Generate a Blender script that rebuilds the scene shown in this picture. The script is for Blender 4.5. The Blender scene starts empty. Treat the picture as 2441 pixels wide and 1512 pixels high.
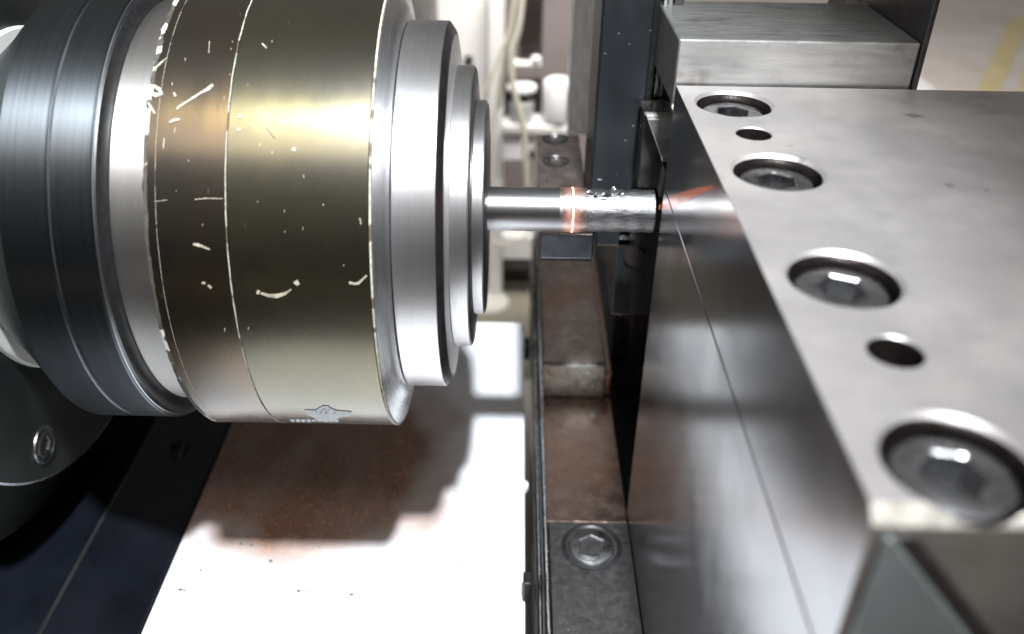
import bpy, bmesh, math, random
from mathutils import Vector, Matrix, noise as mnoise
random.seed(7)
C = bpy.context.scene.collection
scn = bpy.context.scene

# ---------------------------------------------------------------- camera
PITCH = math.radians(32.4); ROLL = math.radians(1.0); FPX = 2111.0; CZ = 0.9
r0 = Vector((1, 0, 0)); u0 = Vector((0, math.sin(PITCH), math.cos(PITCH))); f0 = Vector((0, math.cos(PITCH), -math.sin(PITCH)))
RT = r0*math.cos(ROLL) + u0*math.sin(ROLL); UP = -r0*math.sin(ROLL) + u0*math.cos(ROLL)
cam = bpy.data.cameras.new('camera'); camo = bpy.data.objects.new('camera', cam); C.objects.link(camo)
m = Matrix((RT, UP, -f0)).transposed().to_4x4(); m.translation = Vector((0, 0, CZ)); camo.matrix_world = m
cam.sensor_fit = 'HORIZONTAL'; cam.sensor_width = 36; cam.lens = 36*FPX/2441.0
cam.clip_start = 0.01; cam.clip_end = 60
cam.dof.use_dof = True; cam.dof.focus_distance = 0.53; cam.dof.aperture_fstop = 4.6
scn.camera = camo

# ---------------------------------------------------------------- world and lamps
w = bpy.data.worlds.new('World'); scn.world = w; w.use_nodes = True
nt = w.node_tree; bg = nt.nodes['Background']
tc = nt.nodes.new('ShaderNodeTexCoord'); sp = nt.nodes.new('ShaderNodeSeparateXYZ'); rp = nt.nodes.new('ShaderNodeValToRGB')
mr = nt.nodes.new('ShaderNodeMapRange'); mr.inputs[1].default_value = -1; mr.inputs[2].default_value = 1
nt.links.new(tc.outputs['Generated'], sp.inputs[0]); nt.links.new(sp.outputs[2], mr.inputs[0]); nt.links.new(mr.outputs[0], rp.inputs[0]); nt.links.new(rp.outputs[0], bg.inputs[0])
rp.color_ramp.elements[0].position = .45; rp.color_ramp.elements[0].color = (.045, .045, .05, 1)
rp.color_ramp.elements[1].position = .85; rp.color_ramp.elements[1].color = (.36, .35, .34, 1)
bg.inputs[1].default_value = .55
def area(name, loc, target, sx, sy, power, col=(1, 1, 1), spread=180):
    l = bpy.data.lights.new(name, 'AREA'); l.shape = 'RECTANGLE'; l.size = sx; l.size_y = sy; l.energy = power; l.color = col; l.spread = math.radians(spread)
    o = bpy.data.objects.new(name, l); C.objects.link(o); o.location = loc
    o.rotation_euler = (Vector(target)-Vector(loc)).to_track_quat('-Z', 'Y').to_euler(); return o
AX0 = Vector((0, .5418, CZ-.2577))                    # the spindle axis passes here, along X
dL = Vector((.06, -.44, .90)).normalized()
sl = bpy.data.lights.new('work_lamp', 'SPOT'); sl.energy = 480; sl.color = (.90, .955, 1); sl.shadow_soft_size = .06; sl.spot_size = math.radians(25); sl.spot_blend = .55
so = bpy.data.objects.new('work_lamp', sl); C.objects.link(so); so.location = AX0+dL*1.9
so.rotation_euler = (Vector((-.16, .50, CZ-.45))-so.location).to_track_quat('-Z', 'Y').to_euler()
dP = Vector((-.05, -.62, .78)).normalized()
area('ceiling_lamp', AX0+dP*1.6, AX0, 1.5, .26, 5.6, (1, .90, .83))
area('back_fill', (.15, 1.0, 1.75), (.4, 2.4, .2), .8, .5, 27, (1, .97, .94), 85)  # added fill light, brightens the background beyond the tray
scn.view_settings.view_transform = 'Standard'; scn.view_settings.look = 'None'; scn.view_settings.exposure = 0; scn.view_settings.gamma = 1
scn.render.engine = 'CYCLES'
scn.cycles.max_bounces = 8

# ---------------------------------------------------------------- helpers
def ray(x, y): return (RT*(x-1220.5) - UP*(y-756) + f0*FPX)/FPX
def at(x, y, axis, v):            # reading of the photograph -> point of the plane axis=v (heights from the camera level)
    d = ray(x, y); p = d*(v/d[axis]); return Vector((p.x, p.y, p.z+CZ))
def hitc(x, y, R):                # reading of the photograph -> point on the turned cylinder of radius R
    q = ray(x, y); AY, AZ = AX0.y, AX0.z-CZ
    a = q.y**2+q.z**2; b = -2*(q.y*AY+q.z*AZ); c = AY**2+AZ**2-R*R
    t = (-b-math.sqrt(max(0, b*b-4*a*c)))/(2*a); return Vector((t*q.x, t*q.y, t*q.z+CZ))
def thing(name, label, cat, loc=(0, 0, 0), group=None):
    o = bpy.data.objects.new(name, None); C.objects.link(o); o.location = loc; o.empty_display_size = .02
    o['label'] = label; o['category'] = cat; o['org'] = list(loc)
    if group: o['group'] = group
    return o
def obj(name, bm, mat, parent=None, org=None, bev=0, smooth=False, label=None):
    """links bm (built in world coordinates) as one mesh object whose origin is the thing's origin"""
    org = Vector(parent['org']) if parent is not None else Vector(org or (0, 0, 0))
    bmesh.ops.translate(bm, verts=bm.verts, vec=-org)
    bmesh.ops.recalc_face_normals(bm, faces=bm.faces)
    me = bpy.data.meshes.new(name); bm.to_mesh(me); bm.free(); me.materials.append(mat)
    o = bpy.data.objects.new(name, me); C.objects.link(o); o['org'] = list(org)
    if parent is not None: o.parent = parent
    else: o.location = org
    if smooth:
        for p in me.polygons: p.use_smooth = True
        mod = None
        me.set_sharp_from_angle(angle=math.radians(28))
    if bev:
        b = o.modifiers.new('edge', 'BEVEL'); b.width = bev; b.segments = 2; b.limit_method = 'ANGLE'; b.angle_limit = math.radians(35)
    if label: o['label'] = label
    return o
def tag(o, label, cat, group=None):
    o['label'] = label; o['category'] = cat
    if group: o['group'] = group
    return o
def struct(o): o['kind'] = 'structure'; return o
def box(bm, x0, x1, y0, y1, z0, z1):
    v = [bm.verts.new(p) for p in [(x0, y0, z0), (x1, y0, z0), (x1, y1, z0), (x0, y1, z0), (x0, y0, z1), (x1, y0, z1), (x1, y1, z1), (x0, y1, z1)]]
    for f in [(0, 3, 2, 1), (4, 5, 6, 7), (0, 1, 5, 4), (1, 2, 6, 5), (2, 3, 7, 6), (3, 0, 4, 7)]: bm.faces.new([v[i] for i in f])
    return bm
def B(x0, x1, y0, y1, z0, z1): return box(bmesh.new(), x0, x1, y0, y1, z0, z1)
def prism(pts, off):              # polygon pts extruded by vector off
    bm = bmesh.new(); off = Vector(off)
    a = [bm.verts.new(p) for p in pts]; b = [bm.verts.new(Vector(p)+off) for p in pts]
    bm.faces.new(a); bm.faces.new(b[::-1]); n = len(pts)
    for i in range(n): bm.faces.new([a[i], a[(i+1) % n], b[(i+1) % n], b[i]])
    return bm
def lathe_x(prof, n=192, cx=AX0, closed=True, jit=None):   # profile (X, R) turned about the spindle axis
    bm = bmesh.new(); rings = []
    for k, (x, r) in enumerate(prof):
        if r < 1e-6: rings.append([bm.verts.new((x, cx.y, cx.z))]); continue
        rr = []
        for i in range(n):
            a = 2*math.pi*i/n; xx = x + (jit(k, a) if jit else 0)
            rr.append(bm.verts.new((xx, cx.y+r*math.cos(a), cx.z+r*math.sin(a))))
        rings.append(rr)
    seq = list(zip(rings, rings[1:]))
    if closed and len(rings[0]) > 1 and len(rings[-1]) > 1: seq.append((rings[-1], rings[0]))
    for p, q in seq:
        for i in range(n):
            j = (i+1) % n
            if len(p) == 1 and len(q) == 1: continue
            if len(p) == 1: bm.faces.new([p[0], q[j], q[i]])
            elif len(q) == 1: bm.faces.new([p[i], p[j], q[0]])
            else: bm.faces.new([p[i], p[j], q[j], q[i]])
    return bm
def lathe_z(prof, c, n=48):       # profile (R, z) turned about the vertical through c
    bm = bmesh.new(); rings = []
    for r, z in prof:
        if r < 1e-6: rings.append([bm.verts.new((c[0], c[1], c[2]+z))])
        else: rings.append([bm.verts.new((c[0]+r*math.cos(2*math.pi*i/n), c[1]+r*math.sin(2*math.pi*i/n), c[2]+z)) for i in range(n)])
    for p, q in zip(rings, rings[1:]):
        for i in range(n):
            j = (i+1) % n
            if len(p) == 1: bm.faces.new([p[0], q[i], q[j]])
            elif len(q) == 1: bm.faces.new([p[i], p[j], q[0]])
            else: bm.faces.new([p[i], p[j], q[j], q[i]])
    return bm
def tube(pts, r, n=10, cap=True):
    pts = [Vector(p) for p in pts]
    # Catmull-Rom smoothing
    P = [pts[0]]+pts+[pts[-1]]; sm = []
    for i in range(1, len(P)-2):
        for k in range(8):
            t = k/8; a, b, c, d = P[i-1:i+3]
            sm.append(.5*((2*b)+(c-a)*t+(2*a-5*b+4*c-d)*t*t+(3*b-a-3*c+d)*t**3))
    sm.append(pts[-1]); bm = bmesh.new(); rings = []; up = Vector((.3, 1, .2)).normalized()
    for i, p in enumerate(sm):
        d = (sm[min(i+1, len(sm)-1)]-sm[max(i-1, 0)]).normalized(); s = d.cross(up).normalized(); u = s.cross(d)
        rings.append([bm.verts.new(p+(s*math.cos(2*math.pi*k/n)+u*math.sin(2*math.pi*k/n))*r) for k in range(n)])
    for p, q in zip(rings, rings[1:]):
        for k in range(n): bm.faces.new([p[k], p[(k+1) % n], q[(k+1) % n], q[k]])
    bm.faces.new(rings[0]); bm.faces.new(rings[-1][::-1]); return bm

# ---------------------------------------------------------------- materials
def mat(name, col, rough=.4, metal=0.0, var=.15, nscale=30, stretch=(1, 1, 1), bump=0, bscale=400, bstretch=None, spec=.5,
        col2=None, blot=None, speck=None, turned=False, rvar=.1, aniso=0, emit=None, coat=0, thr=(.42, .62)):
    M = bpy.data.materials.new(name); M.use_nodes = True; t = M.node_tree; N = t.nodes; L = t.links
    b = N['Principled BSDF']; b.inputs['Metallic'].default_value = metal; b.inputs['Roughness'].default_value = rough
    b.inputs['Specular IOR Level'].default_value = spec
    if coat: b.inputs['Coat Weight'].default_value = coat; b.inputs['Coat Roughness'].default_value = .30; b.inputs['Coat IOR'].default_value = 1.7
    tc = N.new('ShaderNodeTexCoord'); src = tc.outputs['Object']
    def mapped(scale):
        mp = N.new('ShaderNodeMapping'); mp.inputs['Scale'].default_value = scale; L.new(src, mp.inputs[0]); return mp.outputs[0]
    if turned:  # coordinates (x, angle-ish, radius) so that grain runs round the axis
        sx = N.new('ShaderNodeSeparateXYZ'); L.new(src, sx.inputs[0])
        at2 = N.new('ShaderNodeMath'); at2.operation = 'ARCTAN2'; L.new(sx.outputs[1], at2.inputs[0]); L.new(sx.outputs[2], at2.inputs[1])
        an = N.new('ShaderNodeMath'); an.operation = 'MULTIPLY'; an.inputs[1].default_value = .145; L.new(at2.outputs[0], an.inputs[0])
        le = N.new('ShaderNodeVectorMath'); le.operation = 'LENGTH'
        cb0 = N.new('ShaderNodeCombineXYZ'); L.new(sx.outputs[1], cb0.inputs[1]); L.new(sx.outputs[2], cb0.inputs[2]); L.new(cb0.outputs[0], le.inputs[0])
        cb = N.new('ShaderNodeCombineXYZ'); L.new(sx.outputs[0], cb.inputs[0]); L.new(an.outputs[0], cb.inputs[1]); L.new(le.outputs[1], cb.inputs[2]); src = cb.outputs[0]
    def noi(scale, st, detail=4, rg=.6):
        n = N.new('ShaderNodeTexNoise'); n.inputs['Scale'].default_value = scale; n.inputs['Detail'].default_value = detail; n.inputs['Roughness'].default_value = rg
        L.new(mapped(st), n.inputs['Vector']); return n.outputs['Fac']
    def mixc(f, a, bb):
        mx = N.new('ShaderNodeMix'); mx.data_type = 'RGBA'
        for s, v in ((mx.inputs[0], f), (mx.inputs[6], a), (mx.inputs[7], bb)):
            if hasattr(v, 'is_linked'): L.new(v, s)
            elif isinstance(v, tuple): s.default_value = (*v[:3], 1)
            else: s.default_value = v
        return mx.outputs[2]
    def ramp(f, lo, hi, a=0.0, z=1.0):
        r = N.new('ShaderNodeMapRange'); r.inputs[1].default_value = lo; r.inputs[2].default_value = hi; r.inputs[3].default_value = a; r.inputs[4].default_value = z
        r.interpolation_type = 'SMOOTHSTEP'; L.new(f, r.inputs[0]); return r.outputs[0]
    f1 = noi(nscale, stretch)
    lo = tuple(c*(1-var) for c in col); hi = tuple(min(1, c*(1+var)) for c in col)
    c = mixc(ramp(f1, .3, .7), lo, hi)
    if col2: c = mixc(ramp(noi(nscale*.45, stretch, 5), *thr), c, col2)
    if blot:   # (colour, scale, lo, hi)
        c = mixc(ramp(noi(blot[1], (1, 1, 1), 6, .65), blot[2], blot[3]), c, blot[0])
    if speck:  # (colour, scale, stretch, lo, hi)
        c = mixc(ramp(noi(speck[1], speck[2], 2, .5), speck[3], speck[4]), c, speck[0])
    L.new(c, b.inputs['Base Color'])
    rr = ramp(noi(nscale*1.7, stretch, 5), .25, .75, max(.02, rough-rvar), rough+rvar); L.new(rr, b.inputs['Roughness'])
    if aniso:
        b.inputs['Anisotropic'].default_value = aniso; b.inputs['Anisotropic Rotation'].default_value = .25; tg = N.new('ShaderNodeTangent'); tg.direction_type = 'RADIAL'; tg.axis = 'X'; L.new(tg.outputs[0], b.inputs['Tangent'])
    if bump:
        bp = N.new('ShaderNodeBump'); bp.inputs['Strength'].default_value = bump; bp.inputs['Distance'].default_value = .0004
        L.new(noi(bscale, bstretch or stretch, 3), bp.inputs['Height']); L.new(bp.outputs[0], b.inputs['Normal'])
    if emit:
        b.inputs['Emission Color'].default_value = (*emit[:3], 1); b.inputs['Emission Strength'].default_value = emit[3]
    return M
TS = (1, .02, 1)     # grain of turned steel: fine across X, long round the axis
AN = .75
M_gun = mat('gunmetal', (.125, .137, .147), .36, 1, .08, 500, TS, .05, 1500, None, turned=True, aniso=AN, rvar=.015)
M_gun_edge = mat('gunmetal_edge', (.30, .32, .34), .3, 1, .1, 500, TS, turned=True)
M_black = mat('black_oxide', (.03, .03, .032), .4, .6, .2, 200)
M_nickel = mat('nickel_ring', (.68, .655, .62), .38, 1, .02, 600, TS, .02, 1600, turned=True, aniso=.6, rvar=.012)
M_chrome = mat('ground_steel', (.66, .66, .68), .28, 1, .03, 700, TS, .03, 1600, turned=True, aniso=.6, rvar=.015)
M_steelD = mat('bright_turned_steel', (.72, .71, .71), .40, 1, .025, 600, TS, .02, 1600, turned=True, aniso=.55, rvar=.012)
M_goldL = mat('brown_film', (.09, .054, .018), .29, .96, .25, 45, (1, .25, 1), .06, 900, (1, .05, 1), turned=True, aniso=.7,
              coat=1, blot=((.05, .035, .018), 22, .48, .75), col2=(.07, .048, .022), thr=(.3, .75), speck=((.5, .45, .34), 420, (1, .22, 1), .74, .80), rvar=.03)
M_goldR = mat('olive_gold_film', (.118, .096, .036), .29, .96, .18, 30, (1, .4, 1), .06, 900, (1, .05, 1), turned=True, aniso=.7,
              coat=1, blot=((.06, .052, .032), 17, .50, .78), col2=(.10, .086, .045), thr=(.3, .75), speck=((.55, .5, .38), 380, (1, .25, 1), .75, .81), rvar=.03)
M_film_edge = mat('film_edge', (.42, .40, .33), .6, 0, .3, 300, (1, 1, 1), .3, 600, speck=((.10, .08, .05), 75, (1, 1, 1), .58, .62))
M_rag = mat('ragged_edge', (.05, .045, .035), .6, 0, .3, 300, (1, 1, 1), .3, 600, speck=((.5, .48, .42), 90, (1, 1, 1), .52, .58))
M_chip = mat('chip', (.42, .385, .30), .5, .3, .3, 300)
M_white_emb = mat('emblem_white', (.55, .56, .57), .55, 0, .08, 300)
M_grey_emb = mat('emblem_grey', (.33, .35, .38), .6, 0, .1, 300)
M_rod = mat('rod_steel', (.56, .56, .57), .36, 1, .03, 500, TS, .02, 1500, turned=True, aniso=.6, rvar=.012)
M_rodr = mat('rough_rod', (.36, .36, .365), .42, 1, .22, 110, (1, .6, 1), .6, 380, (1, .6, 1), turned=True, aniso=.35, rvar=.12, blot=((.13, .13, .13), 120, .48, .66), speck=((.75, .75, .75), 420, (1, .6, 1), .64, .72))
M_glow = mat('hot_seam', (.9, .5, .3), .5, 0, .1, emit=(1, .66, .52, 2.2))
M_glow2 = mat('hot_rim', (.5, .25, .18), .4, .5, .2, emit=(1, .2, .09, .55))
M_hot = mat('heat_tinted_steel', (.50, .44, .41), .38, 1, .2, 200, emit=(1, .30, .17, .25))
def _hot():   # heat fades away from the seam (X = .039 in the world, .004 from the rod's origin)
    t = M_hot.node_tree; N = t.nodes; L = t.links; tcn = [n for n in N if n.type == 'TEX_COORD'][0]
    sx = N.new('ShaderNodeSeparateXYZ'); L.new(tcn.outputs['Object'], sx.inputs[0]); a = N.new('ShaderNodeMath'); a.operation = 'SUBTRACT'; a.inputs[1].default_value = .004; L.new(sx.outputs[0], a.inputs[0])
    ab = N.new('ShaderNodeMath'); ab.operation = 'ABSOLUTE'; L.new(a.outputs[0], ab.inputs[0]); r = N.new('ShaderNodeMapRange'); r.inputs[1].default_value = 0; r.inputs[2].default_value = .009; r.inputs[3].default_value = .9; r.inputs[4].default_value = 0; r.interpolation_type = 'SMOOTHERSTEP'
    L.new(ab.outputs[0], r.inputs[0]); n = N.new('ShaderNodeTexNoise'); n.inputs['Scale'].default_value = 260; L.new(tcn.outputs['Object'], n.inputs['Vector'])
    m2 = N.new('ShaderNodeMath'); m2.operation = 'MULTIPLY'; L.new(r.outputs[0], m2.inputs[0]); L.new(n.outputs['Fac'], m2.inputs[1]); L.new(m2.outputs[0], N['Principled BSDF'].inputs['Emission Strength'])
_hot()
M_glow_reflection = mat('glow_reflection', (.6, .2, .1), .8, 0, .1, emit=(1, .24, .10, .55))
M_burr = mat('burr', (.25, .25, .26), .42, 1, .3, 400, bump=.6, bscale=600)
M_plate = mat('ground_plate', (.50, .468, .46), .42, .75, .05, 16, (1, 1, 1), .10, 1300, (.05, 1, 1), blot=((.42, .40, .40), 26, .52, .78), col2=(.62, .575, .55), rvar=.06,
              speck=((.33, .31, .30), 60, (1, 1, 1), .70, .78))
M_chamfer = mat('plate_chamfer', (.62, .58, .52), .35, .8, .15, 80)
M_mirror = mat('polished_side', (.33, .325, .33), .20, 1, .05, 14, rvar=.03, blot=((.42, .38, .36), 9, .5, .75))
M_front = mat('sawn_front', (.17, .155, .14), .5, .35, .15, 40, bump=.1, bscale=900, blot=((.21, .19, .16), 22, .45, .7))
M_greysteel = mat('grey_steel', (.24, .26, .26), .4, .5, .1, 40)
M_boss = mat('machined_block', (.50, .50, .485), .38, .9, .10, 30, (1, 6, 8), .25, 500, (.15, 1, 1), blot=((.33, .31, .29), 28, .52, .7), rvar=.08)
M_bolt = mat('bolt_steel', (.38, .38, .39), .3, 1, .12, 70, rvar=.08, bump=.15, bscale=500)
M_socket = mat('socket_dark', (.015, .015, .015), .5, 0, .2, 300)
M_bore = mat('bore', (.09, .075, .07), .35, .9, .2, 100)
M_rail = mat('rail_steel', (.43, .37, .345), .32, .95, .18, 50, (1, 1, 1), .12, 900, blot=((.40, .26, .20), 18, .45, .75), rvar=.12,
             speck=((.10, .06, .05), 210, (1, 1, 1), .73, .77))
M_railc = mat('copper_stained_steel', (.46, .33, .28), .25, .95, .08, 50, (1, 1, 1), .12, 900, blot=((.46, .26, .17), 9, .40, .70), rvar=.12,
              speck=((.10, .05, .035), 190, (1, 1, 1), .72, .76))
M_step = mat('sawn_step', (.30, .33, .32), .55, .7, .3, 120, bump=.6, bscale=500, speck=((.7, .72, .7), 330, (1, 1, 1), .66, .72))
M_foot = mat('speckled_foot', (.13, .125, .12), .5, .7, .3, 90, bump=.6, bscale=400, speck=((.5, .5, .48), 240, (1, 1, 1), .64, .70))
M_railend = mat('dark_end_block', (.13, .125, .125), .42, .9, .1, 120, bump=.15, bscale=900, speck=((.4, .35, .3), 300, (1, 1, 1), .70, .75))
M_darkst = mat('dark_steel', (.10, .095, .095), .35, .9, .2, 60, bump=.1)
M_bluegrey = mat('blued_steel', (.19, .21, .24), .34, .9, .1, 50, bump=.1, bscale=900)
M_navycol = mat('black_painted_column', (.015, .017, .020), .42, 0, .3, 22, (1, 1, .4), .12, 300, col2=(.026, .029, .034), spec=.35, speck=((.3, .32, .35), 130, (1, 1, 2.5), .74, .78))
M_navy = mat('navy_paint', (.0032, .0042, .007), .35, 0, .3, 12, bump=.05, spec=.35)
M_cream = mat('cream_paint', (.58, .58, .53), .45, 0, .05, 20)
M_head = mat('headstock_grey', (.055, .062, .062), .42, .85, .14, 9, bump=.05, bscale=900)
M_white = mat('white_paint', (.74, .73, .71), .4, 0, .04, 10)
M_whitep = mat('white_plastic', (.82, .81, .82), .35, 0, .02, 20)
M_cable = mat('cable_cream', (.62, .59, .5), .5, 0, .05, 60)
M_brownwall = mat('taupe_panel', (.13, .11, .105), .6, 0, .1, 6)
M_darkbox = mat('dark_box', (.02, .014, .013), .4, 0, .2, 20)
M_floor = mat('workshop_floor', (.66, .60, .56), .55, 0, .10, 2.2, (1, 2.5, 1), blot=((.55, .48, .43), 2.0, .52, .66), rvar=.1)
M_yellow = mat('yellow_line', (.66, .56, .30), .6, 0, .08, 5)
M_mat_olive = mat('olive_floor_plate', (.235, .215, .17), .5, 0, .05, 6)
M_cab = mat('brushed_cabinet', (.68, .68, .66), .3, .45, .18, 60, (8, 1, .25), rvar=.1)
M_glassy = mat('jar_body', (.45, .46, .45), .25, 0, .1, 40)
M_pinsteel = mat('thin_bar', (.62, .6, .58), .25, 1, .1, 60)

# chip tray: pale sheet with rust dust that also tints the chuck's shadow
def tray_material():
    M = mat('tray_sheet', (.74, .745, .765), .40, 0, .05, 8, rvar=.06)
    t = M.node_tree; N = t.nodes; L = t.links; b = N['Principled BSDF']
    src = b.inputs['Base Color'].links[0].from_socket
    tcn = [n for n in N if n.type == 'TEX_COORD'][0].outputs['Object']
    def noi(s, d=4, st=(1, 1, 1)):
        mp = N.new('ShaderNodeMapping'); mp.inputs['Scale'].default_value = st; L.new(tcn, mp.inputs[0])
        n = N.new('ShaderNodeTexNoise'); n.inputs['Scale'].default_value = s; n.inputs['Detail'].default_value = d; L.new(mp.outputs[0], n.inputs['Vector']); return n.outputs['Fac']
    def rg(f, lo, hi, a=0., z=1.):
        r = N.new('ShaderNodeMapRange'); r.inputs[1].default_value = lo; r.inputs[2].default_value = hi; r.inputs[3].default_value = a; r.inputs[4].default_value = z; L.new(f, r.inputs[0]); return r.outputs[0]
    def mix(f, a, c2):
        mx = N.new('ShaderNodeMix'); mx.data_type = 'RGBA'; L.new(f, mx.inputs[0]); L.new(a, mx.inputs[6]); mx.inputs[7].default_value = (*c2, 1); return mx.outputs[2]
    # loose rust dust patch, placed to darken and brown the chuck's shadow
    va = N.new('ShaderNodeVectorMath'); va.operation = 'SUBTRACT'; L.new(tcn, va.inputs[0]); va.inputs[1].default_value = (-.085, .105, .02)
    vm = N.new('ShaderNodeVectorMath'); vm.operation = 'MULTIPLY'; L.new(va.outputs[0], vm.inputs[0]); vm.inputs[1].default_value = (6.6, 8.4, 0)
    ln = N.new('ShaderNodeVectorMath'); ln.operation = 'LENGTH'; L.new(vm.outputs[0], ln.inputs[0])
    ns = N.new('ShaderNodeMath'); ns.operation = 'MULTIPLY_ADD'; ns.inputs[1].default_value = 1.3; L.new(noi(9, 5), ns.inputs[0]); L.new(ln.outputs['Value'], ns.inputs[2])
    rust_shade = rg(ns.outputs[0], 1.42, 1.80, .95, .0)
    m1 = N.new('ShaderNodeMath'); m1.operation = 'MULTIPLY'; L.new(rust_shade, m1.inputs[0]); L.new(rg(noi(18, 4, (1.6, .6, 1)), .35, .6, .84, 1.0), m1.inputs[1])
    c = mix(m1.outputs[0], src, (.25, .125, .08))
    m2 = N.new('ShaderNodeMath'); m2.operation = 'MULTIPLY'; L.new(rust_shade, m2.inputs[0]); L.new(rg(noi(520, 2), .58, .68, 0, .8), m2.inputs[1])
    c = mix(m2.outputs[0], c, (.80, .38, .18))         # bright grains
    L.new(c, b.inputs['Base Color'])
    return M
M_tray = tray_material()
M_dirt = mat('dirt', (.06, .05, .045), .7, 0, .2, 300)

# ================================================================ THE PLACE
fl = struct(obj('floor', B(-6, 9, -4, 9, -.05, 0), M_floor)); 
# distant wall of the workshop
struct(obj('wall', B(-6, 9, 7, 7.1, 0, 3.5), M_white))

# ---------------------------------------------------------------- headstock behind the chuck
hs = thing('headstock', 'dark grey round headstock face behind the ringed chuck, with a cream boss', 'headstock', (-.36, AX0.y, AX0.z-.236))
obj('back_disc', lathe_x([(-.52, 0), (-.52, .236), (-.353, .236), (-.350, .233), (-.35, 0)]), M_head, hs, smooth=True)
obj('face_disc', lathe_x([(-.349, 0), (-.349, .188), (-.3155, .188), (-.314, .1865), (-.314, 0)]), M_head, hs, smooth=True)
obj('rim', lathe_x([(-.3156, .1883), (-.3143, .1883), (-.3137, .1868), (-.315, .186)]), M_gun_edge, hs, smooth=True)
obj('boss', lathe_x([(-.3135, 0), (-.3135, .112), (-.3105, .112), (-.3095, .111), (-.3095, 0)]), M_cream, hs, smooth=True)
def hexpts(c, r, n=6, a0=0): return [(c[0]+r*math.cos(a0+2*math.pi*i/n), c[1]+r*math.sin(a0+2*math.pi*i/n)) for i in range(n)]
def screw(parent, c, R, axis='z', depth=.006, recess=.002, msock=M_socket, name='socket_screw', cham=True, rot=.3, mhead=None):
    """cap screw whose head top lies `recess` below the surface point c; built turned about z, then swung for X-facing ones"""
    bms = []
    prof = [(R*.56, -depth), (R*.56, 0), (R*.80, 0), (R*.93, -.0004), (R, -R*.09), (R, -depth*2.2), (0, -depth*2.2)]
    head = bmesh.new(); n = 48
    # hex recess opening, matched to the circle points
    hexr = R*.55
    def hexrad(a):
        s = math.pi/3; a = (a-rot) % s; return hexr*math.cos(s/2)/math.cos(a-s/2)
    rings = []
    for kind, r, z in [('h', 0, -depth), ('h', 1, -depth), ('h', 1, -.0006), ('h', 1.1, 0), ('c', R*.82, 0), ('c', R*.95, -R*.05), ('c', R, -R*.14), ('c', R, -depth*2.2)]:
        rings.append([head.verts.new(((hexrad(2*math.pi*i/n)*r if kind == 'h' else r)*math.cos(2*math.pi*i/n), (hexrad(2*math.pi*i/n)*r if kind == 'h' else r)*math.sin(2*math.pi*i/n), z)) for i in range(n)] if not (kind == 'h' and r == 0) else [head.verts.new((0, 0, z))])
    for p, q in zip(rings, rings[1:]):
        for i in range(n):
            j = (i+1) % n
            if len(p) == 1: head.faces.new([p[0], q[i], q[j]])
            else: head.faces.new([p[i], p[j], q[j], q[i]])
    sock = bmesh.new(); 
    ring = [sock.verts.new((hexrad(2*math.pi*i/n)*.985*math.cos(2*math.pi*i/n), hexrad(2*math.pi*i/n)*.985*math.sin(2*math.pi*i/n), -depth*.93)) for i in range(n)]
    sock.faces.new(ring)
    ext = bmesh.ops.extrude_face_region(sock, geom=sock.faces[:]); bmesh.ops.translate(sock, verts=[v for v in ext['geom'] if isinstance(v, bmesh.types.BMVert)], vec=(0, 0, -.0005))
    for bm in (head, sock):
        if axis == 'x': bmesh.ops.rotate(bm, verts=bm.verts, cent=(0, 0, 0), matrix=Matrix.Rotation(math.pi/2, 3, 'Y'))
        off = Vector(c)-(Vector((0, 0, recess)) if axis == 'z' else Vector((recess, 0, 0)))
        bmesh.ops.translate(bm, verts=bm.verts, vec=off)
    h = obj(name, head, mhead or M_bolt, parent, smooth=True); obj('hex_socket', sock, msock, h)
    return h
pb = at(105, 1060, 0, -.314)
obj('counterbore', lathe_x([(-.3142, .0135), (-.3142, .0108), (-.3128, .0108), (-.3128, .0128)], 40, Vector((0, pb.y, pb.z))), M_gun_edge, hs, smooth=True)
screw(hs, (-.3135, pb.y, pb.z), .0098, 'x', .006, -.0008, mhead=M_darkst)

# ---------------------------------------------------------------- chuck / spindle
ck = thing('spindle_chuck', 'large turned chuck of grey, silver and scratched gold-brown rings gripping the thin rod', 'chuck', (-.13, AX0.y, AX0.z))
obj('rear_taper', lathe_x([(-.312, .09), (-.312, .1), (-.2895, .1185), (-.2655, .1418), (-.2655, .09)]), M_gun, ck, smooth=True)
obj('grey_ring', lathe_x([(-.2654, .10), (-.2654, .1418), (-.2648, .1425), (-.2408, .1425), (-.2402, .1418), (-.2402, .10)]), M_gun, ck, smooth=True)
obj('groove', lathe_x([(-.2401, .10), (-.2401, .1412), (-.2385, .1412), (-.2385, .10)]), M_gun_edge, ck, smooth=True)
obj('grey_ring', lathe_x([(-.2384, .10), (-.2384, .1418), (-.2378, .1425), (-.2178, .1425), (-.2170, .1417), (-.2170, .10)]), M_gun, ck, smooth=True)
obj('edge_ring', lathe_x([(-.2169, .10), (-.2169, .1412), (-.2163, .1408), (-.2160, .139), (-.2160, .10)]), M_gun_edge, ck, smooth=True)
obj('black_ring', lathe_x([(-.2159, .10), (-.2159, .1385), (-.2148, .137), (-.2135, .1325), (-.2135, .10)]), M_black, ck, smooth=True)
obj('silver_ring', lathe_x([(-.2134, .10), (-.2134, .1296), (-.2128, .130), (-.18, .130), (-.18, .10)]), M_nickel, ck, smooth=True)
def jag(k, a): return .0007*mnoise.noise(Vector((math.cos(a)*9, math.sin(a)*9, 3)))*(1 if k in (0, 1) else 0)+.0005*mnoise.noise(Vector((math.cos(a)*30, math.sin(a)*30, 7)))*(1 if k in (0, 1) else 0)
obj('brown_sleeve', lathe_x([(-.1885, .12), (-.1885, .1455), (-.1472, .1455), (-.1472, .12)], 360, jit=jag), M_goldL, ck, smooth=True)
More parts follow.
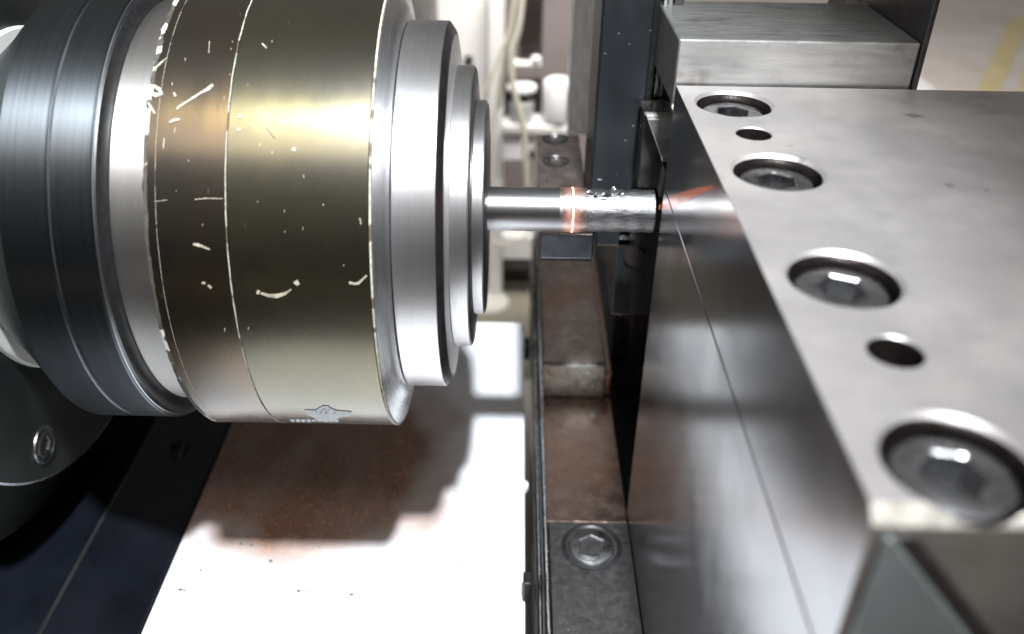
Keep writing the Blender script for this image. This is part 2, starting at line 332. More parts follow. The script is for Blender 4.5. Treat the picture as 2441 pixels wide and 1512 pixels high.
obj('ragged_edge', lathe_x([(-.1889, .1445), (-.1887, .1457), (-.1868, .1457), (-.1868, .1445)], 360, jit=lambda k, a: 1.5*jag(0, a+k*.3)), M_rag, ck)
obj('score_line', lathe_x([(-.1827, .1450), (-.1827, .14557), (-.18255, .14557), (-.18255, .1450)], 240), M_film_edge, ck)
obj('gold_sleeve', lathe_x([(-.1462, .12), (-.1462, .1455), (-.0745, .1455), (-.0738, .1450), (-.0738, .12)], 240), M_goldR, ck, smooth=True)
obj('film_seam', lathe_x([(-.1472, .1450), (-.14715, .1456), (-.1467, .1456), (-.14665, .1450)], 360, jit=lambda k, a: .00025*mnoise.noise(Vector((math.cos(a)*14, math.sin(a)*14, 3)))), M_film_edge, ck)
obj('bright_lip', lathe_x([(-.0739, .1448), (-.0739, .1457), (-.0730, .1456), (-.0728, .1445), (-.0728, .135)], 360), M_film_edge, ck)
obj('tapered_shoulder', lathe_x([(-.0727, .10), (-.0727, .1440), (-.0705, .1300), (-.0690, .1270), (-.0672, .1225), (-.0672, .10)]), M_chrome, ck, smooth=True)
obj('undercut', lathe_x([(-.0671, .1165), (-.0671, .1185), (-.0665, .1185), (-.0665, .1165)]), M_black, ck, smooth=True)
obj('flange', lathe_x([(-.0664, .08), (-.0664, .1190), (-.0659, .1195), (-.0428, .1195), (-.0424, .1192), (-.0424, .08)]), M_steelD, ck, smooth=True)
obj('flange_chamfer', lathe_x([(-.0423, .08), (-.0423, .1190), (-.0390, .1145), (-.0386, .112), (-.0386, .08)]), M_darkst, ck, smooth=True)
obj('flange_face', lathe_x([(-.0385, .06), (-.0385, .1115), (-.0376, .0935), (-.0376, .06)]), M_steelD, ck, smooth=True)
obj('nose_ring', lathe_x([(-.0375, .05), (-.0375, .0918), (-.0370, .0925), (-.0270, .0925), (-.0262, .0918), (-.0262, .05)]), M_steelD, ck, smooth=True)
obj('nose_edge', lathe_x([(-.0261, .05), (-.0261, .0912), (-.0256, .090), (-.0256, .05)]), M_black, ck, smooth=True)
obj('collet_ring', lathe_x([(-.0255, .012), (-.0255, .0702), (-.0250, .0708), (-.0190, .0708), (-.0182, .0700), (-.0182, .012)]), M_steelD, ck, smooth=True)
obj('collet_edge', lathe_x([(-.0181, .012), (-.0181, .0692), (-.0176, .068), (-.0176, .012)]), M_black, ck, smooth=True)
# chips and scratches stuck on the sleeve
def patch(px, R=.1455, lift=.00045, name='paint_chip', m=None):
    bm = bmesh.new(); top = []; bot = []
    for x, y in px:
        p = hitc(x, y, R); d = Vector((0, p.y-AX0.y, p.z-AX0.z)).normalized()
        top.append(bm.verts.new(p+d*lift)); bot.append(bm.verts.new(p-d*.0004))
    bm.faces.new(top); bm.faces.new(bot[::-1]); n = len(top)
    for i in range(n): bm.faces.new([top[i], top[(i+1) % n], bot[(i+1) % n], bot[i]])
    return obj(name, bm, m or M_chip, ck)
def streak(pts, ws, name='paint_chip', m=None):
    L_, R_ = [], []
    for i, (x, y) in enumerate(pts):
        a = pts[max(0, i-1)]; b = pts[min(len(pts)-1, i+1)]; dx, dy = b[0]-a[0], b[1]-a[1]; l = math.hypot(dx, dy) or 1
        w_ = ws[i]*random.uniform(.85, 1.15); L_.append((x-dy/l*w_, y+dx/l*w_)); R_.append((x+dy/l*w_, y-dx/l*w_))
    return patch(L_+R_[::-1], name=name, m=m)
streak([(422, 261), (432, 252), (452, 240), (480, 222), (497, 213), (508, 203)], [3, 2.5, 2, 2.5, 4, 3])
streak([(365, 170), (380, 155), (400, 138)], [1.5, 2, .8])
streak([(358, 205), (368, 206), (380, 214), (386, 224), (372, 228), (360, 222)], [3, 4, 5, 5, 5, 3])
streak([(353, 245), (362, 258), (370, 272)], [2.5, 2.5, 2])
streak([(404, 293), (415, 287), (428, 285)], [2, 3, 2])
streak([(461, 582), (472, 584), (486, 589), (500, 595)], [2.5, 3, 2.2, 1.2])
streak([(622, 699), (640, 705), (660, 706), (680, 700), (694, 690)], [2, 3.2, 4.2, 3.4, 1])
streak([(612, 696), (619, 698)], [4, 4])
streak([(702, 676), (707, 672), (711, 679)], [4, 5.5, 5])
streak([(832, 674), (845, 677), (855, 675), (862, 668), (874, 657)], [3, 2.2, 3, 2.5, 2])
streak([(482, 674), (490, 676)], [2, 2]); streak([(496, 680), (504, 687)], [2, 2])
streak([(568, 277), (576, 277)], [5, 4]); streak([(697, 355), (705, 358)], [4, 3])
streak([(625, 105), (636, 116)], [1.6, 2]); streak([(566, 308), (574, 311)], [3, 3]); streak([(668, 288), (682, 297)], [4, 4])
streak([(385, 75), (387, 70)], [2, 2]); streak([(500, 100), (498, 128)], [.8, .6]); streak([(392, 330), (390, 355)], [1.2, .6])
streak([(465, 476), (490, 473), (532, 474)], [.7, .9, .7]); streak([(636, 306), (655, 330)], [.9, 1.2], m=M_darkst)
streak([(368, 481), (400, 477)], [.6, .6]); streak([(858, 520), (861, 535)], [1.4, 1]); streak([(415, 222), (419, 231)], [2, 3])
for k in range(26):
    x = random.uniform(380, 870); y = random.choice([random.uniform(90, 420), random.uniform(90, 420), random.uniform(450, 800)]); l = random.uniform(2, 9)
    streak([(x, y), (x+random.uniform(-.6, .6), y+l)], [random.uniform(.3, .8)]*2)
# emblem print near the bottom of the sleeve
patch([(726, 977), (752, 977), (764, 970), (768, 967), (782, 967), (788, 972), (802, 978), (838, 981), (837, 990), (812, 994), (800, 1002), (758, 1003), (748, 994), (733, 988)], name='emblem', m=M_white_emb, R=.1455, lift=.0004)
for a, b in [((763, 986), (772, 972)), ((772, 972), (778, 986)), ((778, 986), (786, 973)), ((752, 985), (755, 979)), ((796, 984), (802, 980))]:
    mx = [(a[0]-.6, a[1]), (a[0]+.6, a[1]), (b[0]+.6, b[1]), (b[0]-.6, b[1])]; patch(mx, R=.1455, lift=.0006, name='emblem_stroke', m=M_grey_emb)
for k in range(9):
    x = 692+k*13+random.uniform(-1, 1); y = 1002+.14*k; q = random.uniform(1, 4); patch([(x, y-q), (x+4, y-4), (x+9, y-q), (x+12, y+2), (x+7, y+q), (x+2, y+3)], lift=.0003, name='emblem_letter', m=M_white_emb)

# ---------------------------------------------------------------- rod being welded
rod = thing('steel_rod', 'thin bright steel rod from the chuck, glowing at a narrow orange seam', 'rod', (.035, AX0.y, AX0.z))
obj('smooth_bar', lathe_x([(-.0175, 0), (-.0175, .0147), (.0370, .0147), (.0378, .0145), (.0378, 0)], 96), M_rod, rod, smooth=True)
obj('rough_bar', lathe_x([(.0402, 0), (.0402, .0146), (.041, .0149)]+[(.042+i*.004, .0143+.0003*math.sin(i*2.1)) for i in range(13)]+[(.0930, .0143), (.0936, .0137), (.0936, 0)], 96), M_rodr, rod, smooth=True)
obj('glowing_seam', lathe_x([(.0385, .010), (.0385, .0149), (.0388, .0153), (.0393, .0153), (.0396, .0149), (.0396, .010)], 96), M_glow, rod, smooth=True)
obj('hot_zone', lathe_x([(.0403, .010), (.0403, .0151), (.044, .0149), (.048, .0146), (.048, .010)], 96), M_hot, rod, smooth=True)
hr = obj('hot_rim', lathe_x([(.0396, .010), (.0396, .0148), (.0402, .0149), (.0402, .010)], 96), M_hot, rod, smooth=True)
obj('hot_rim', lathe_x([(.0378, .010), (.0378, .0146), (.0385, .0149), (.0385, .010)], 96), M_hot, rod, smooth=True)
obj('hot_zone', lathe_x([(.0302, .010), (.0302, .01472), (.0377, .0148), (.0377, .010)], 96), M_hot, rod, smooth=True)
def shard(c, s, seed, name='metal_burr', m=None):
    random.seed(seed); bm = bmesh.new(); bmesh.ops.create_icosphere(bm, subdivisions=2, radius=1)
    for v in bm.verts:
        k = 1+.8*mnoise.noise(v.co*2.3+Vector((seed, 0, 0))); v.co = Vector((v.co.x*s[0]*k, v.co.y*s[1]*k, v.co.z*s[2]*k))+Vector(c)
    return obj(name, bm, m or M_burr, rod)
for i, (x, y, s) in enumerate([(1408, 462, (.004, .002, .003)), (1420, 470, (.002, .0015, .004)), (1445, 468, (.005, .002, .004)), (1462, 458, (.003, .002, .0045)), (1478, 462, (.004, .002, .002)), (1434, 476, (.005, .0015, .0015))]):
    p = hitc(x, y, .0143); shard(p, tuple(q*.7 for q in s), i+3)

# ---------------------------------------------------------------- right clamping block with screws
XP = .0951; ZT = CZ-.1645; YB = .5195; YF = at(2110, 1225, 2, -.1645).y; XR = .55; ZS = CZ-.229
cb = thing('clamping_block', 'big pale steel block with four sunk socket screws in its top, front right', 'clamp block', (XP, YF, CZ-.55))
def bool_cut(o, cutters):
    for c in cutters:
        me = bpy.data.meshes.new('cut'); c.to_mesh(me); c.free(); co = bpy.data.objects.new('cut', me); C.objects.link(co)
        md = o.modifiers.new('b', 'BOOLEAN'); md.operation = 'DIFFERENCE'; md.object = co; md.solver = 'EXACT'
        dg = bpy.context.evaluated_depsgraph_get(); dg.update()
        nm = bpy.data.meshes.new_from_object(o.evaluated_get(dg)); o.modifiers.clear(); o.data = nm
        bpy.data.objects.remove(co); bpy.data.meshes.remove(me)
ch = .0046
prof = [(XP, YF+ch, ZT), (XP, YF, ZT-ch), (XP, YF, ZS), (XP, YB, ZS), (XP, YB, ZT)]
bmp = prism(prof, (XR-XP, 0, 0))
plate = obj('top_plate', bmp, M_plate, cb)
org = Vector(cb['org'])
holes = [(at(1750, 247, 2, -.1645), .0208), (at(1855, 409, 2, -.1645), .0208), (at(2013, 662, 2, -.1645), .0208), (at(2285, 1100, 2, -.1645), .0208)]
pins = [(at(1797, 319, 2, -.1645), .0092), (at(2135, 838, 2, -.1645), .0092)]
cut = []
for p, r in holes: cut.append(lathe_z([(0, .01), (r+.0017+.01, .01), (r+.0017, 0), (r, -.0017), (r, -.016), (0, -.016)], p-org, 64))
for p, r in pins: cut.append(lathe_z([(0, .01), (r+.0006+.01, .01), (r+.0006, 0), (r, -.0006), (r, -.03), (0, -.03)], p-org, 48))
plate.location = (0, 0, 0); bpy.context.view_layer.update()
# evaluate the cuts in local space: parent transform must not matter
pp = plate.parent; plate.parent = None; plate.matrix_world = Matrix.Identity(4)
for c in cut: bmesh.ops.recalc_face_normals(c, faces=c.faces)
bool_cut(plate, cut); plate.parent = pp; plate.location = (0, 0, 0)
plate.data.materials.clear(); 
for mm in (M_plate, M_mirror, M_chamfer, M_front, M_bore): plate.data.materials.append(mm)
for f in plate.data.polygons:
    n = f.normal; c = f.center+org
    inhole = any((Vector((c.x-p.x, c.y-p.y))).length < r+.0005 and c.z < ZT-.001 for p, r in holes+pins)
    ispin = any((Vector((c.x-p.x, c.y-p.y))).length < r+.0005 and c.z < ZT-.0004 for p, r in pins)
    if inhole or ispin: f.material_index = 4 
    elif n.x < -.9: f.material_index = 1
    elif n.y < -.5 and n.z > .3 and c.y < YF+ch+.001: f.material_index = 2
    elif n.y < -.9: f.material_index = 3
    else: f.material_index = 0
bv = plate.modifiers.new('edge', 'BEVEL'); bv.width = .0011; bv.segments = 2; bv.limit_method = 'ANGLE'; bv.angle_limit = math.radians(60)
for i, (p, r) in enumerate(holes): screw(cb, p, .0178, 'z', .0105, .0045, rot=.25+.2*i)
lb = obj('lower_block', B(XP, XR, YF+.0006, YB, CZ-.55, ZS-.0004), M_mirror, cb, bev=.0012)
lb.data.materials.append(M_front)
for f in lb.data.polygons:
    if f.normal.y < -.9: f.material_index = 1
# added pale facet and dark line: reflection and shade built onto the front face
g = [at(2112, 1292, 1, YF-.003), at(2128, 1286, 1, YF-.003), at(2330, 1540, 1, YF-.003), at(2022, 1540, 1, YF-.003)]
obj('front_lit_facet', prism(g, (0, .0028, 0)), M_greysteel, cb, bev=.0015)
g2 = [at(2140, 1280, 1, YF-.0012), at(2185, 1280, 1, YF-.0012), at(2385, 1540, 1, YF-.0012), at(2334, 1540, 1, YF-.0012)]
obj('front_shade_line', prism(g2, (0, .001, 0)), M_darkst, cb, bev=.0004)

# added emissive streak standing for orange glow reflected in the polished block
fm = []
for i, (x, y, wd) in enumerate([(1572, 494, 9), (1585, 488, 18), (1605, 480, 22), (1635, 468, 16), (1665, 456, 10), (1697, 445, 2)]): fm.append((at(x, y, 0, XP-.0012), wd*.00022))
bm = bmesh.new(); rings = []
for p, r in fm: rings.append([bm.verts.new((p.x+.15*r*math.cos(k*math.pi/5), p.y, p.z+r*math.sin(k*math.pi/5))) for k in range(10)])
for p, q in zip(rings, rings[1:]):
    for k in range(10): bm.faces.new([p[k], p[(k+1) % 10], q[(k+1) % 10], q[k]])
bm.faces.new(rings[0]); bm.faces.new(rings[-1][::-1])
o = obj('glow_reflection', bm, M_glow_reflection, None, org=tuple(fm[0][0]), smooth=True); tag(o, 'added orange streak at the rod end, reflected glow on the polished block', 'glow_reflection')
# soft edges: emission fades towards the rim of the streak
t = M_glow_reflection.node_tree; lw = t.nodes.new('ShaderNodeLayerWeight'); lw.inputs[0].default_value = .5; tr = t.nodes.new('ShaderNodeBsdfTransparent'); mx = t.nodes.new('ShaderNodeMixShader')
nz = t.nodes.new('ShaderNodeTexNoise'); nz.inputs['Scale'].default_value = 220
ad = t.nodes.new('ShaderNodeMath'); ad.operation = 'ADD'; ad.use_clamp = True; t.links.new(lw.outputs['Facing'], ad.inputs[0]); sb = t.nodes.new('ShaderNodeMath'); sb.operation = 'MULTIPLY_ADD'; sb.inputs[1].default_value = 1.1; sb.inputs[2].default_value = -.45
t.links.new(nz.outputs['Fac'], sb.inputs[0]); t.links.new(sb.outputs[0], ad.inputs[1])
em = t.nodes.new('ShaderNodeEmission'); em.inputs[0].default_value = (1, .22, .08, 1); em.inputs[1].default_value = 1.0
t.links.new(ad.outputs[0], mx.inputs[0]); t.links.new(em.outputs[0], mx.inputs[1]); t.links.new(tr.outputs[0], mx.inputs[2]); t.links.new(mx.outputs[0], t.nodes['Material Output'].inputs[0])

# ---------------------------------------------------------------- machined block behind, with dark side plate
Ln = thing('backing_block', 'brushed grey steel block standing behind the block with sunk screws', 'steel block', (.16, .56, CZ-.30))
xl = at(1605, 215, 1, .523).x; xr = at(2168, 215, 1, .523).x; zt = at(1900, 98, 1, .523).z
obj('body', B(xl, xr, .523, .62, CZ-.178, zt), M_boss, Ln, bev=.0012)
obj('pedestal', B(xl+.03, xr-.002, .525, .62, CZ-.30, CZ-.1785), M_darkst, Ln, bev=.001)
obj('side_plate', B(xr+.0003, xr+.0035, .521, .70, CZ-.30, zt+.09), M_darkst, Ln, bev=.0005)

# ---------------------------------------------------------------- black column
kc = thing('column', 'tall black painted column with chipped edges behind the rod', 'column', (.073, .62, CZ-.5))
k0 = at(1410, 451, 1, .60).x; k1 = at(1517, 451, 1, .60).x
obj('body', B(k0, k1, .60, .66, CZ-.315, CZ+.12), M_navycol, kc, bev=.001)
obj('edge_strip', B(k0-.0012, k0-.0002, .602, .66, CZ-.315, CZ+.12), M_black, kc)
# strips right of it
sp_ = thing('guide_strips', 'narrow light and dark vertical guide strips between black column and steel block', 'guide', (.1, .6, CZ-.3))
xa = at(1560, 200, 1, .60).x; xb = at(1573, 200, 1, .60).x; xc = at(1590, 200, 1, .60).x; xd = at(1612, 200, 1, .60).x
obj('dark_strip', B(k1+.0006, xa, .605, .66, CZ-.3, CZ+.12), M_black, sp_, bev=.0006)
obj('light_strip', B(xa+.001, xb, .603, .66, CZ-.20, CZ+.12), M_pinsteel, sp_, bev=.0006)
obj('light_strip', B(xb+.001, xc-.001, .606, .66, CZ-.20, CZ+.12), M_greysteel, sp_, bev=.0006)
obj('lower_strip', B(xa+.001, xd, .607, .66, CZ-.30, CZ-.2005), M_darkst, sp_, bev=.0006)
obj('dark_strip', B(xc, xd, .606, .66, CZ-.20, CZ+.12), M_darkst, sp_, bev=.0006)

# ---------------------------------------------------------------- upper jaw (pointed) between column and block
uj = thing('pointed_jaw', 'dark steel jaw with light triangular face above the rod end', 'jaw', (.092, .56, CZ-.26))
def pl(pts, y): return [at(a, b, 1, y) for a, b in pts]
obj('jaw_plate', prism(pl([(1537, 276), (1606, 272), (1592, 448), (1519, 448)], .575), (0, .02, 0)), M_darkst, uj, bev=.0006)
obj('top_edge', prism(pl([(1535, 268), (1607, 268), (1606, 278), (1536, 278)], .572), (0, .025, 0)), M_pinsteel, uj, bev=.0006)
obj('triangle_face', prism(pl([(1543, 284), (1607, 284), (1594, 380), (1577, 380)], .566), (0, .008, 0)), M_boss, uj, bev=.0006)
obj('tip', prism(pl([(1575, 372), (1595, 372), (1592, 386), (1578, 386)], .563), (0, .003, 0)), M_chrome, uj, bev=.0006)
obj('point_rib', prism(pl([(1583, 400), (1589, 412), (1577, 470), (1571, 470)], .562), (0, .01, 0)), M_greysteel, uj, bev=.0006)

# ---------------------------------------------------------------- lower jaw under the rod
lj = thing('lower_jaw', 'black lower jaw under the rod end beside the polished block', 'jaw', (.08, .53, CZ-.33))
q0 = at(1472, 580, 1, .60); qb = at(1478, 750, 1, .60)
obj('jaw_body', B(q0.x, .13, .60, .70, qb.z, CZ-.2745), M_black, lj, bev=.0008)
c0 = at(1478, 562, 1, .598); c1 = at(1514, 571, 1, .598)
obj('jaw_cap', B(c0.x, c1.x, .597, .5998, c1.z, c0.z), M_pinsteel, lj, bev=.0004)
ctr = at(1512, 612, 1, .5995)
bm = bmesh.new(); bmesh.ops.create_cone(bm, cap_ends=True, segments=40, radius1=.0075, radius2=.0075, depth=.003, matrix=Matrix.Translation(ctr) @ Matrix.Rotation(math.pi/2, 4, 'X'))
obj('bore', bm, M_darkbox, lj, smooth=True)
q2 = at(1476, 752, 1, .76)
obj('rough_foot', B(q2.x, .19, .76, .80, CZ-.60, q2.z), M_foot, lj, bev=.002)
obj('jaw_leg', B(q2.x+.004, .18, .70, .758, q2.z-.02, CZ-.3), M_black, lj, bev=.001)

# ---------------------------------------------------------------- slide rail under the rod
K = 1.56                                   # the rail lies well below the rod, at the level of the tray
def kb(x0, x1, y0, y1, h0, h1): return B(x0*K, x1*K, y0*K, y1*K, CZ-h0*K, CZ-h1*K)
rl = thing('slide_rail', 'long steel slide rail with copper stains passing under the glowing rod', 'rail', (.06, .6, CZ-.80))
yS = at(1370, 865, 2, -.305).y; yE = at(1400, 1245, 2, -.330).y; zU = CZ-.305*K; zL = CZ-.330*K
obj('upper_pad', kb(.0185, .0565, yS, .80, .36, .305), M_rail, rl, bev=.0018)
obj('step_face', kb(.0188, .0562, yS-.0012, yS-.0001, .3298, .3060), M_step, rl, bev=.0009)
obj('lower_bed', kb(.0193, .0606, yE, yS-.0014, .36, .330), M_railc, rl, bev=.0006)
obj('side_ledge', kb(.0567, .0607, yS+.0005, .80, .36, .312), M_railc, rl, bev=.0012)
obj('end_block', kb(.0207, .0606, .06, yE-.0004, .36, .3295), M_railend, rl, bev=.0003)
obj('rail_web', kb(.0195, .060, .05, .85, .54, .3603), M_darkst, rl)
pbz = at(1410, 1304, 2, -.3295*K)
obj('bolt_rim', lathe_z([(.0200, -.0003), (.0234, .0009), (.0212, .0015), (.0197, .0003), (.0197, -.0015)], pbz, 48), M_black, rl, smooth=True)
screw(rl, pbz+Vector((0, 0, .0019)), .0184, 'z', .008, 0, rot=.52)
obj('side_bar', kb(.0176, .0184, .06, .70, .335, .306), M_pinsteel, rl, bev=.0004)
obj('side_bar', kb(.0162, .0174, .06, .62, .337, .318), M_black, rl, bev=.0004)
obj('side_bar', kb(.0150, .0158, .06, .62, .338, .325), M_pinsteel, rl, bev=.0004)
obj('side_bar', kb(.0132, .0144, .06, .58, .345, .332), M_darkst, rl, bev=.0004)
tag(obj('machine_pedestal', B(.034, .60, .02, 1.15, 0, CZ-.565), M_black, None, org=(.3, .5, 0)), 'black machine pedestal under the slide rail and polished block', 'machine base')
# chips of swarf on the rail
for i, (x, y, s) in enumerate([(1410, 988, .0022), (1403, 994, .0014), (1447, 968, .0010), (1443, 1022, .0009), (1418, 980, .0012)]):
    s *= 1.5; p = at(x, y, 2, -.330*K); random.seed(i); bm = bmesh.new(); bmesh.ops.create_icosphere(bm, subdivisions=2, radius=1)
    for v in bm.verts:
        k = 1+1.1*mnoise.noise(v.co*2.+Vector((i*3, 0, 0))); v.co = Vector((v.co.x*s*k, v.co.y*s*k, v.co.z*s*.35*k))+p
    o = obj('swarf_chip', bm, M_dirt, None, org=tuple(p)); tag(o, ['largest dark swarf crumb on the copper stained rail', 'dark crumb touching the left of the largest crumb on the rail', 'dark crumb right of and above the largest crumb on the rail', 'dark crumb right of and below the largest crumb on the rail', 'dark crumb touching the top of the largest crumb on the rail'][i], 'swarf', 'dark crumbs on the rail')

# rest block fixed to the column behind the rod
ya = at(1350, 619, 2, -.303).y; yb = at(1350, 321, 2, -.283).y; xa_ = at(1288, 600, 1, ya).x
rb = thing('rest_block', 'dark steel rest block with two socket screws in its top behind the rod', 'steel block', (.035, ya, CZ-.303))
o = obj('body', B(xa_, .0563, ya, yb, CZ-.3025, CZ-.283), M_rail, rb, bev=.0009); o.data.materials.append(M_bluegrey)
for f in o.data.polygons:
    if f.normal.y < -.9: f.material_index = 1
obj('front_block', B(.0565, .0590, ya+.001, .5995, CZ-.3025, CZ-.2835), M_darkst, rb, bev=.0005)
obj('shim', B(xa_-.0003, .0561, ya+.001, yb, CZ-.3045, CZ-.3026), M_black, rb)
for x, y in ((1323, 332), (1325, 385)):
    p = at(x, y, 2, -.283)
    obj('bolt_rim', lathe_z([(.0098, -.0002), (.0112, .0008), (.0100, .0012), (.0094, .0004), (.0094, -.001)], p, 40), M_darkst, rb, smooth=True)
    screw(rb, p+Vector((0, 0, .0010)), .0085, 'z', .004, 0)

# ---------------------------------------------------------------- machine bed (left) and chip tray
HB = .53
tx = at(420, 1317, 2, -HB).x
bed = thing('machine_bed', 'black navy machine bed sloping down beside the chip tray', 'machine bed', (-.4, .3, 0))
xb1 = -.6245*.487
pts = [(xb1-.6, -.3, .3), (xb1-.6, -.3, CZ-.487), (xb1, -.3, CZ-.487), (tx-.001, -.3, CZ-HB+.001), (tx-.001, -.3, .3)]
obj('bed_body', prism(pts, (0, 1.25, 0)), M_navy, bed, bev=.0015)
obj('bed_edge', prism([(xb1-.0012, -.3, CZ-.4868), (xb1+.0004, -.3, CZ-.4866), (xb1+.0012, -.3, CZ-.4880), (xb1, -.3, CZ-.488)], (0, 1.25, 0)), M_head, bed)
p = at(425, 1085, 0, -.285)
bm = lathe_x([(-.292, 0), (-.292, .012), (-.280, .012), (-.278, .0095), (-.278, 0)], 32, Vector((0, p.y, p.z))); obj('knob', bm, M_black, bed, smooth=True)
tr_ = thing('chip_tray', 'glossy pale chip tray under the chuck, dusted with rust that browns the chuck shadow', 'tray', (-.1, .5, CZ-HB-.02))
ytb = at(1180, 776, 2, -HB).y; xtr = at(1250, 1100, 2, -HB).x
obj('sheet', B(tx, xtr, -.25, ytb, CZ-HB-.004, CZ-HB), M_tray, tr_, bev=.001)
obj('back_lip', B(tx, xtr, ytb+.0002, ytb+.004, CZ-HB-.03, CZ-HB+.0015), M_white, tr_, bev=.001)
for x, y in ((1257, 812), (1258, 1377)):
    p = at(x, y, 2, -HB+.02); obj('clip', B(p.x-.0035, p.x+.0025, p.y-.006, p.y+.006, CZ-HB+.0002, p.z), M_black, tr_, bev=.001)
p = at(1243, 1165, 2, -HB)
obj('lug', lathe_z([(0, .006), (.004, .006), (.0058, .005), (.006, .0002), (0, .0002)], p, 32), M_whitep, tr_, smooth=True)
random.seed(3)
bm = bmesh.new()
for x, y, s in [(478, 1360, 5), (645, 1338, 5), (600, 1300, 4), (575, 1297, 4), (712, 1409, 6), (738, 1408, 4), (838, 1418, 6), (622, 1410, 2), (1140, 1167, 3), (1085, 1172, 3), (1093, 1352, 4), (1060, 1338, 2), (1015, 1370, 3), (430, 1406, 6), (440, 1408, 4), (800, 1110, 4), (942, 1162, 5), (1020, 1395, 2), (1130, 1385, 3), (1195, 1300, 2), (780, 1430, 2), (660, 1370, 2), (905, 1440, 3), (1100, 1420, 2)] + [(random.uniform(560, 1230), random.uniform(1300, 1500), random.uniform(.8, 1.8)) for _ in range(25)]:
    p = at(x, y, 2, -HB); s *= .00034; n = 7; a0 = random.random()*6
    ring = [bm.verts.new((p.x+s*math.cos(a0+i*2*math.pi/n)*random.uniform(.6, 1.2), p.y+s*.8*math.sin(a0+i*2*math.pi/n)*random.uniform(.6, 1.2), p.z+.0002)) for i in range(n)]
    top = bm.verts.new((p.x, p.y, p.z+s*.3+.0003))
    for i in range(n): bm.faces.new([ring[i], ring[(i+1) % n], top])
o = obj('dirt_specks', bm, M_dirt, None); o['kind'] = 'stuff'; o['label'] = 'dark specks of dirt scattered on the pale tray'

# ---------------------------------------------------------------- background beyond the tray
YR = 1.48
def bgbox(name, x0, y0, x1, y1, Y, depth, m, parent=None, bev=.002, label=None, cat=None):
    a = at(x0, y0, 1, Y); b = at(x1, y1, 1, Y); z0, z1 = sorted((a.z, b.z))
    bm = B(a.x, b.x, Y, Y+depth, z0, z1)
    if parent is not None: return obj(name, bm, m, parent, bev=bev)
    o = obj(name, bm, m, None, org=((a.x+b.x)/2, Y, z0), bev=bev); tag(o, label, cat); return o
fr = thing('storage_rack', 'white painted steel frame with shelf and round foot behind the machine', 'frame', (-.03, YR, 0))
bgbox('post', 1164, -40, 1196, 715, YR, .04, M_white, fr)
bgbox('side_panel', 1040, -40, 1163, 330, YR+.05, .03, M_white, fr)
bgbox('shelf', 1197, 300, 1371, 321, YR-.03, .05, M_white, fr)
bgbox('drawer_front', 1197, 323, 1286, 384, YR-.02, .02, M_whitep, fr)
bgbox('cross_bar', 1197, 566, 1300, 620, YR-.01, .03, M_white, fr)
bgbox('upper_bar', 1197, 151, 1291, 160, YR, .03, M_white, fr)
p = at(1160, 718, 2, -.895)
obj('round_foot', lathe_z([(0, -.005), (.042, -.005), (.044, 0), (.040, .005), (.02, .008), (0, .008)], p, 48), M_cream, fr, smooth=True)
bgbox('black_latch', 1106, 139, 1126, 154, YR+.03, .019, M_darkbox, fr)
bgbox('handle', 1262, 362, 1276, 382, YR-.035, .014, M_darkst, fr)
bp_ = bgbox('taupe_cabinet', 1196, -60, 1425, 470, YR+.35, .3, M_brownwall, label='taupe grey cabinet wall behind the shelf with bottles', cat='cabinet')
bgbox('dark_case', 1240, -30, 1291, 149, YR+.02, .1, M_darkbox, label='dark case hanging above the upper bar of the white frame', cat='case')
dk = bgbox('dark_box', 1204, 206, 1290, 299, YR+.03, .05, M_darkbox, label='dark box on the shelf behind the small jar', cat='box')
bgbox('white_tag', 1268, 139, 1289, 148, YR-.005, .02, M_whitep, label='small white tag on the front of the dark case', cat='tag')
# bottle and jar on the shelf
pb_ = at(1328, 298, 1, YR-.005); rb_ = (at(1366, 240, 1, YR-.005).x-at(1290, 240, 1, YR-.005).x)/2
hz = at(1328, 188, 1, YR-.005).z-pb_.z
bt = thing('white_bottle', 'white rounded plastic bottle on the shelf, right of the jar', 'bottle', tuple(pb_))
obj('bottle_body', lathe_z([(0, .008), (rb_*.88, .008), (rb_, .016), (rb_, hz*.86), (rb_*.93, hz*.95), (rb_*.7, hz), (0, hz*1.01)], pb_), M_whitep, bt, smooth=True)
obj('bottle_base', lathe_z([(0, 0), (rb_*.9, 0), (rb_*.92, .008), (0, .008)], pb_), M_darkst, bt, smooth=True)
pj = at(1242, 299, 1, YR-.005); rj = .021
jr = thing('small_jar', 'grey lidded jar on the shelf beside the cables', 'jar', tuple(pj))
hj = at(1242, 238, 1, YR-.005).z-pj.z; ht = at(1242, 208, 1, YR-.005).z-pj.z
obj('jar_body', lathe_z([(0, 0), (rj, 0), (rj, hj*.92), (rj*.8, hj), (0, hj)], pj), M_glassy, jr, smooth=True)
obj('jar_neck', lathe_z([(0, hj), (rj*.75, hj), (rj*.75, ht-.004), (0, ht-.004)], pj), M_darkst, jr, smooth=True)
obj('jar_lid', lathe_z([(0, ht-.004), (rj*1.2, ht-.004), (rj*1.2, ht+.002), (rj*1.1, ht+.004), (0, ht+.004)], pj), M_whitep, jr, smooth=True)
pz = at(1276, 299, 1, YR); bgbox('white_block', 1268, 284, 1289, 300, YR-.01, .03, M_whitep, label='tiny white block on the shelf right of the jar', cat='block')
o = obj('dark_reflection_box', B(-1.2, -.13, .95, 1.40, 0, .66), M_darkbox, None, org=(-.6, 1.2, 0), bev=.004); tag(o, 'unseen dark box added behind the chuck for a dark reflection in the block', 'reflection_box')  # hidden box, added to darken what the polished side reflects
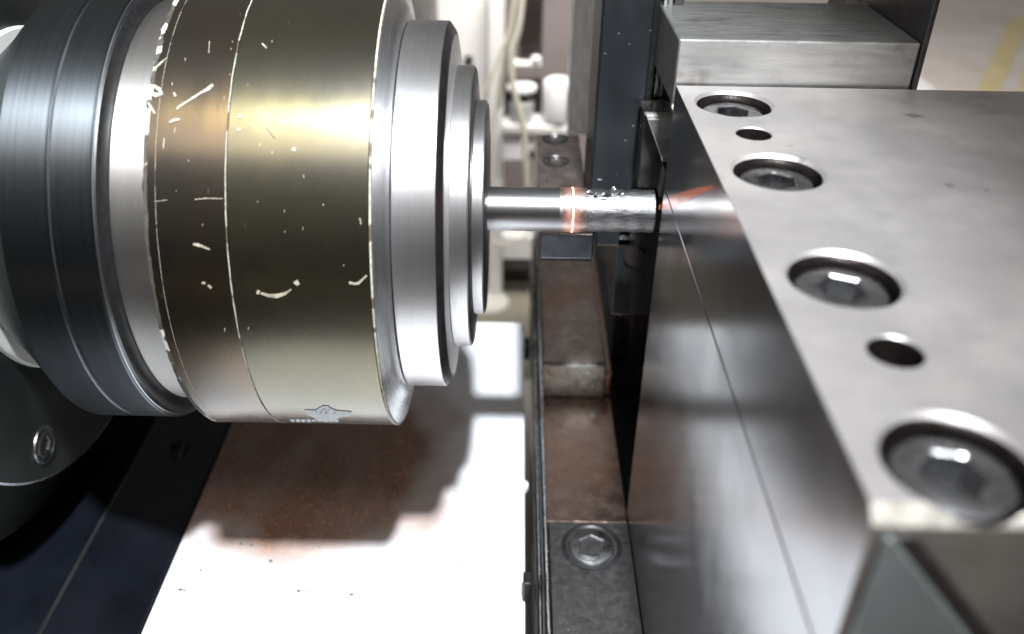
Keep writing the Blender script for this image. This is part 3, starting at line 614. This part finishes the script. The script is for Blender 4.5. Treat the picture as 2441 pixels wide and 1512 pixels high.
# cables
def cable(pts, r, label, Y=YR-.08, grp='cream cables hanging by the white post'):
    P_ = [at(x, y, 1, Y) for x, y in pts]; o = obj('cable', tube(P_, r), M_cable, None, org=tuple(P_[-1]), smooth=True); tag(o, label, 'cable', grp)
cable([(1232, -40), (1216, 70), (1196, 120), (1172, 180), (1150, 228)], .0032, 'cream cable slanting furthest left across the white post')
cable([(1236, -40), (1226, 70), (1203, 140), (1190, 210), (1178, 290), (1170, 370), (1166, 450)], .0032, 'cream cable hanging in front of the white post', YR-.07)
cable([(1240, -40), (1228, 60), (1214, 120), (1200, 190), (1190, 260)], .003, 'short cream cable between the two cables near the post', YR-.06)
cable([(1250, -40), (1236, 70), (1220, 120), (1221, 190), (1234, 250), (1247, 300), (1253, 370), (1258, 470)], .0052, 'thickest cream cable hanging in front of the jar and shelf', YR-.09)
cable([(1262, 556), (1245, 568), (1225, 578), (1200, 583), (1180, 579), (1172, 573)], .0026, 'thin cream cable loop lying over the cross bar under the rod', YR-.05)
# floor plates and dark stripe beyond the tray
def flat(name, quad, h, m, th=.003):
    P_ = [at(x, y, 2, -h) for x, y in quad]; return obj(name, prism(P_, (0, 0, -th)), m, None)
struct(flat('floor_covering', [(1000, 622), (1420, 622), (1420, 900), (1000, 900)], .896, M_mat_olive))
o = bgbox('dark_skirting', 1190, 640, 1300, 668, YR+.06, .05, M_darkbox, label='low dark skirting beam behind the white post foot', cat='beam')
# bright brushed cabinet side seen left of the black column
o = bgbox('brushed_post', 1372, -60, 1430, 322, .98, .05, M_cab, label='brushed metal post between the white bottle and black column', cat='post')
# right background: workshop floor with yellow lines and a curved white rim
for q in ([(2412, 40), (2398+60, 40), (2372, 240), (2318, 240)], [(2475, 60), (2530, 60), (2470, 260), (2412, 260)]):
    struct(flat('floor_marking', q, .895, M_yellow, .002))
P_ = [at(x, y, 2, -.80) for x, y in [(2168, 186), (2182, 176), (2200, 188), (2222, 206), (2242, 226), (2212, 228), (2190, 220), (2172, 208)]]
o = obj('white_trim', prism(P_, (0, 0, -.05)), M_whitep, None, org=tuple(P_[0]), bev=.004); tag(o, 'curved white plastic trim lying on the floor right of the brushed block', 'trim')
for o in list(bpy.data.objects):
    if 'org' in o: del o['org']
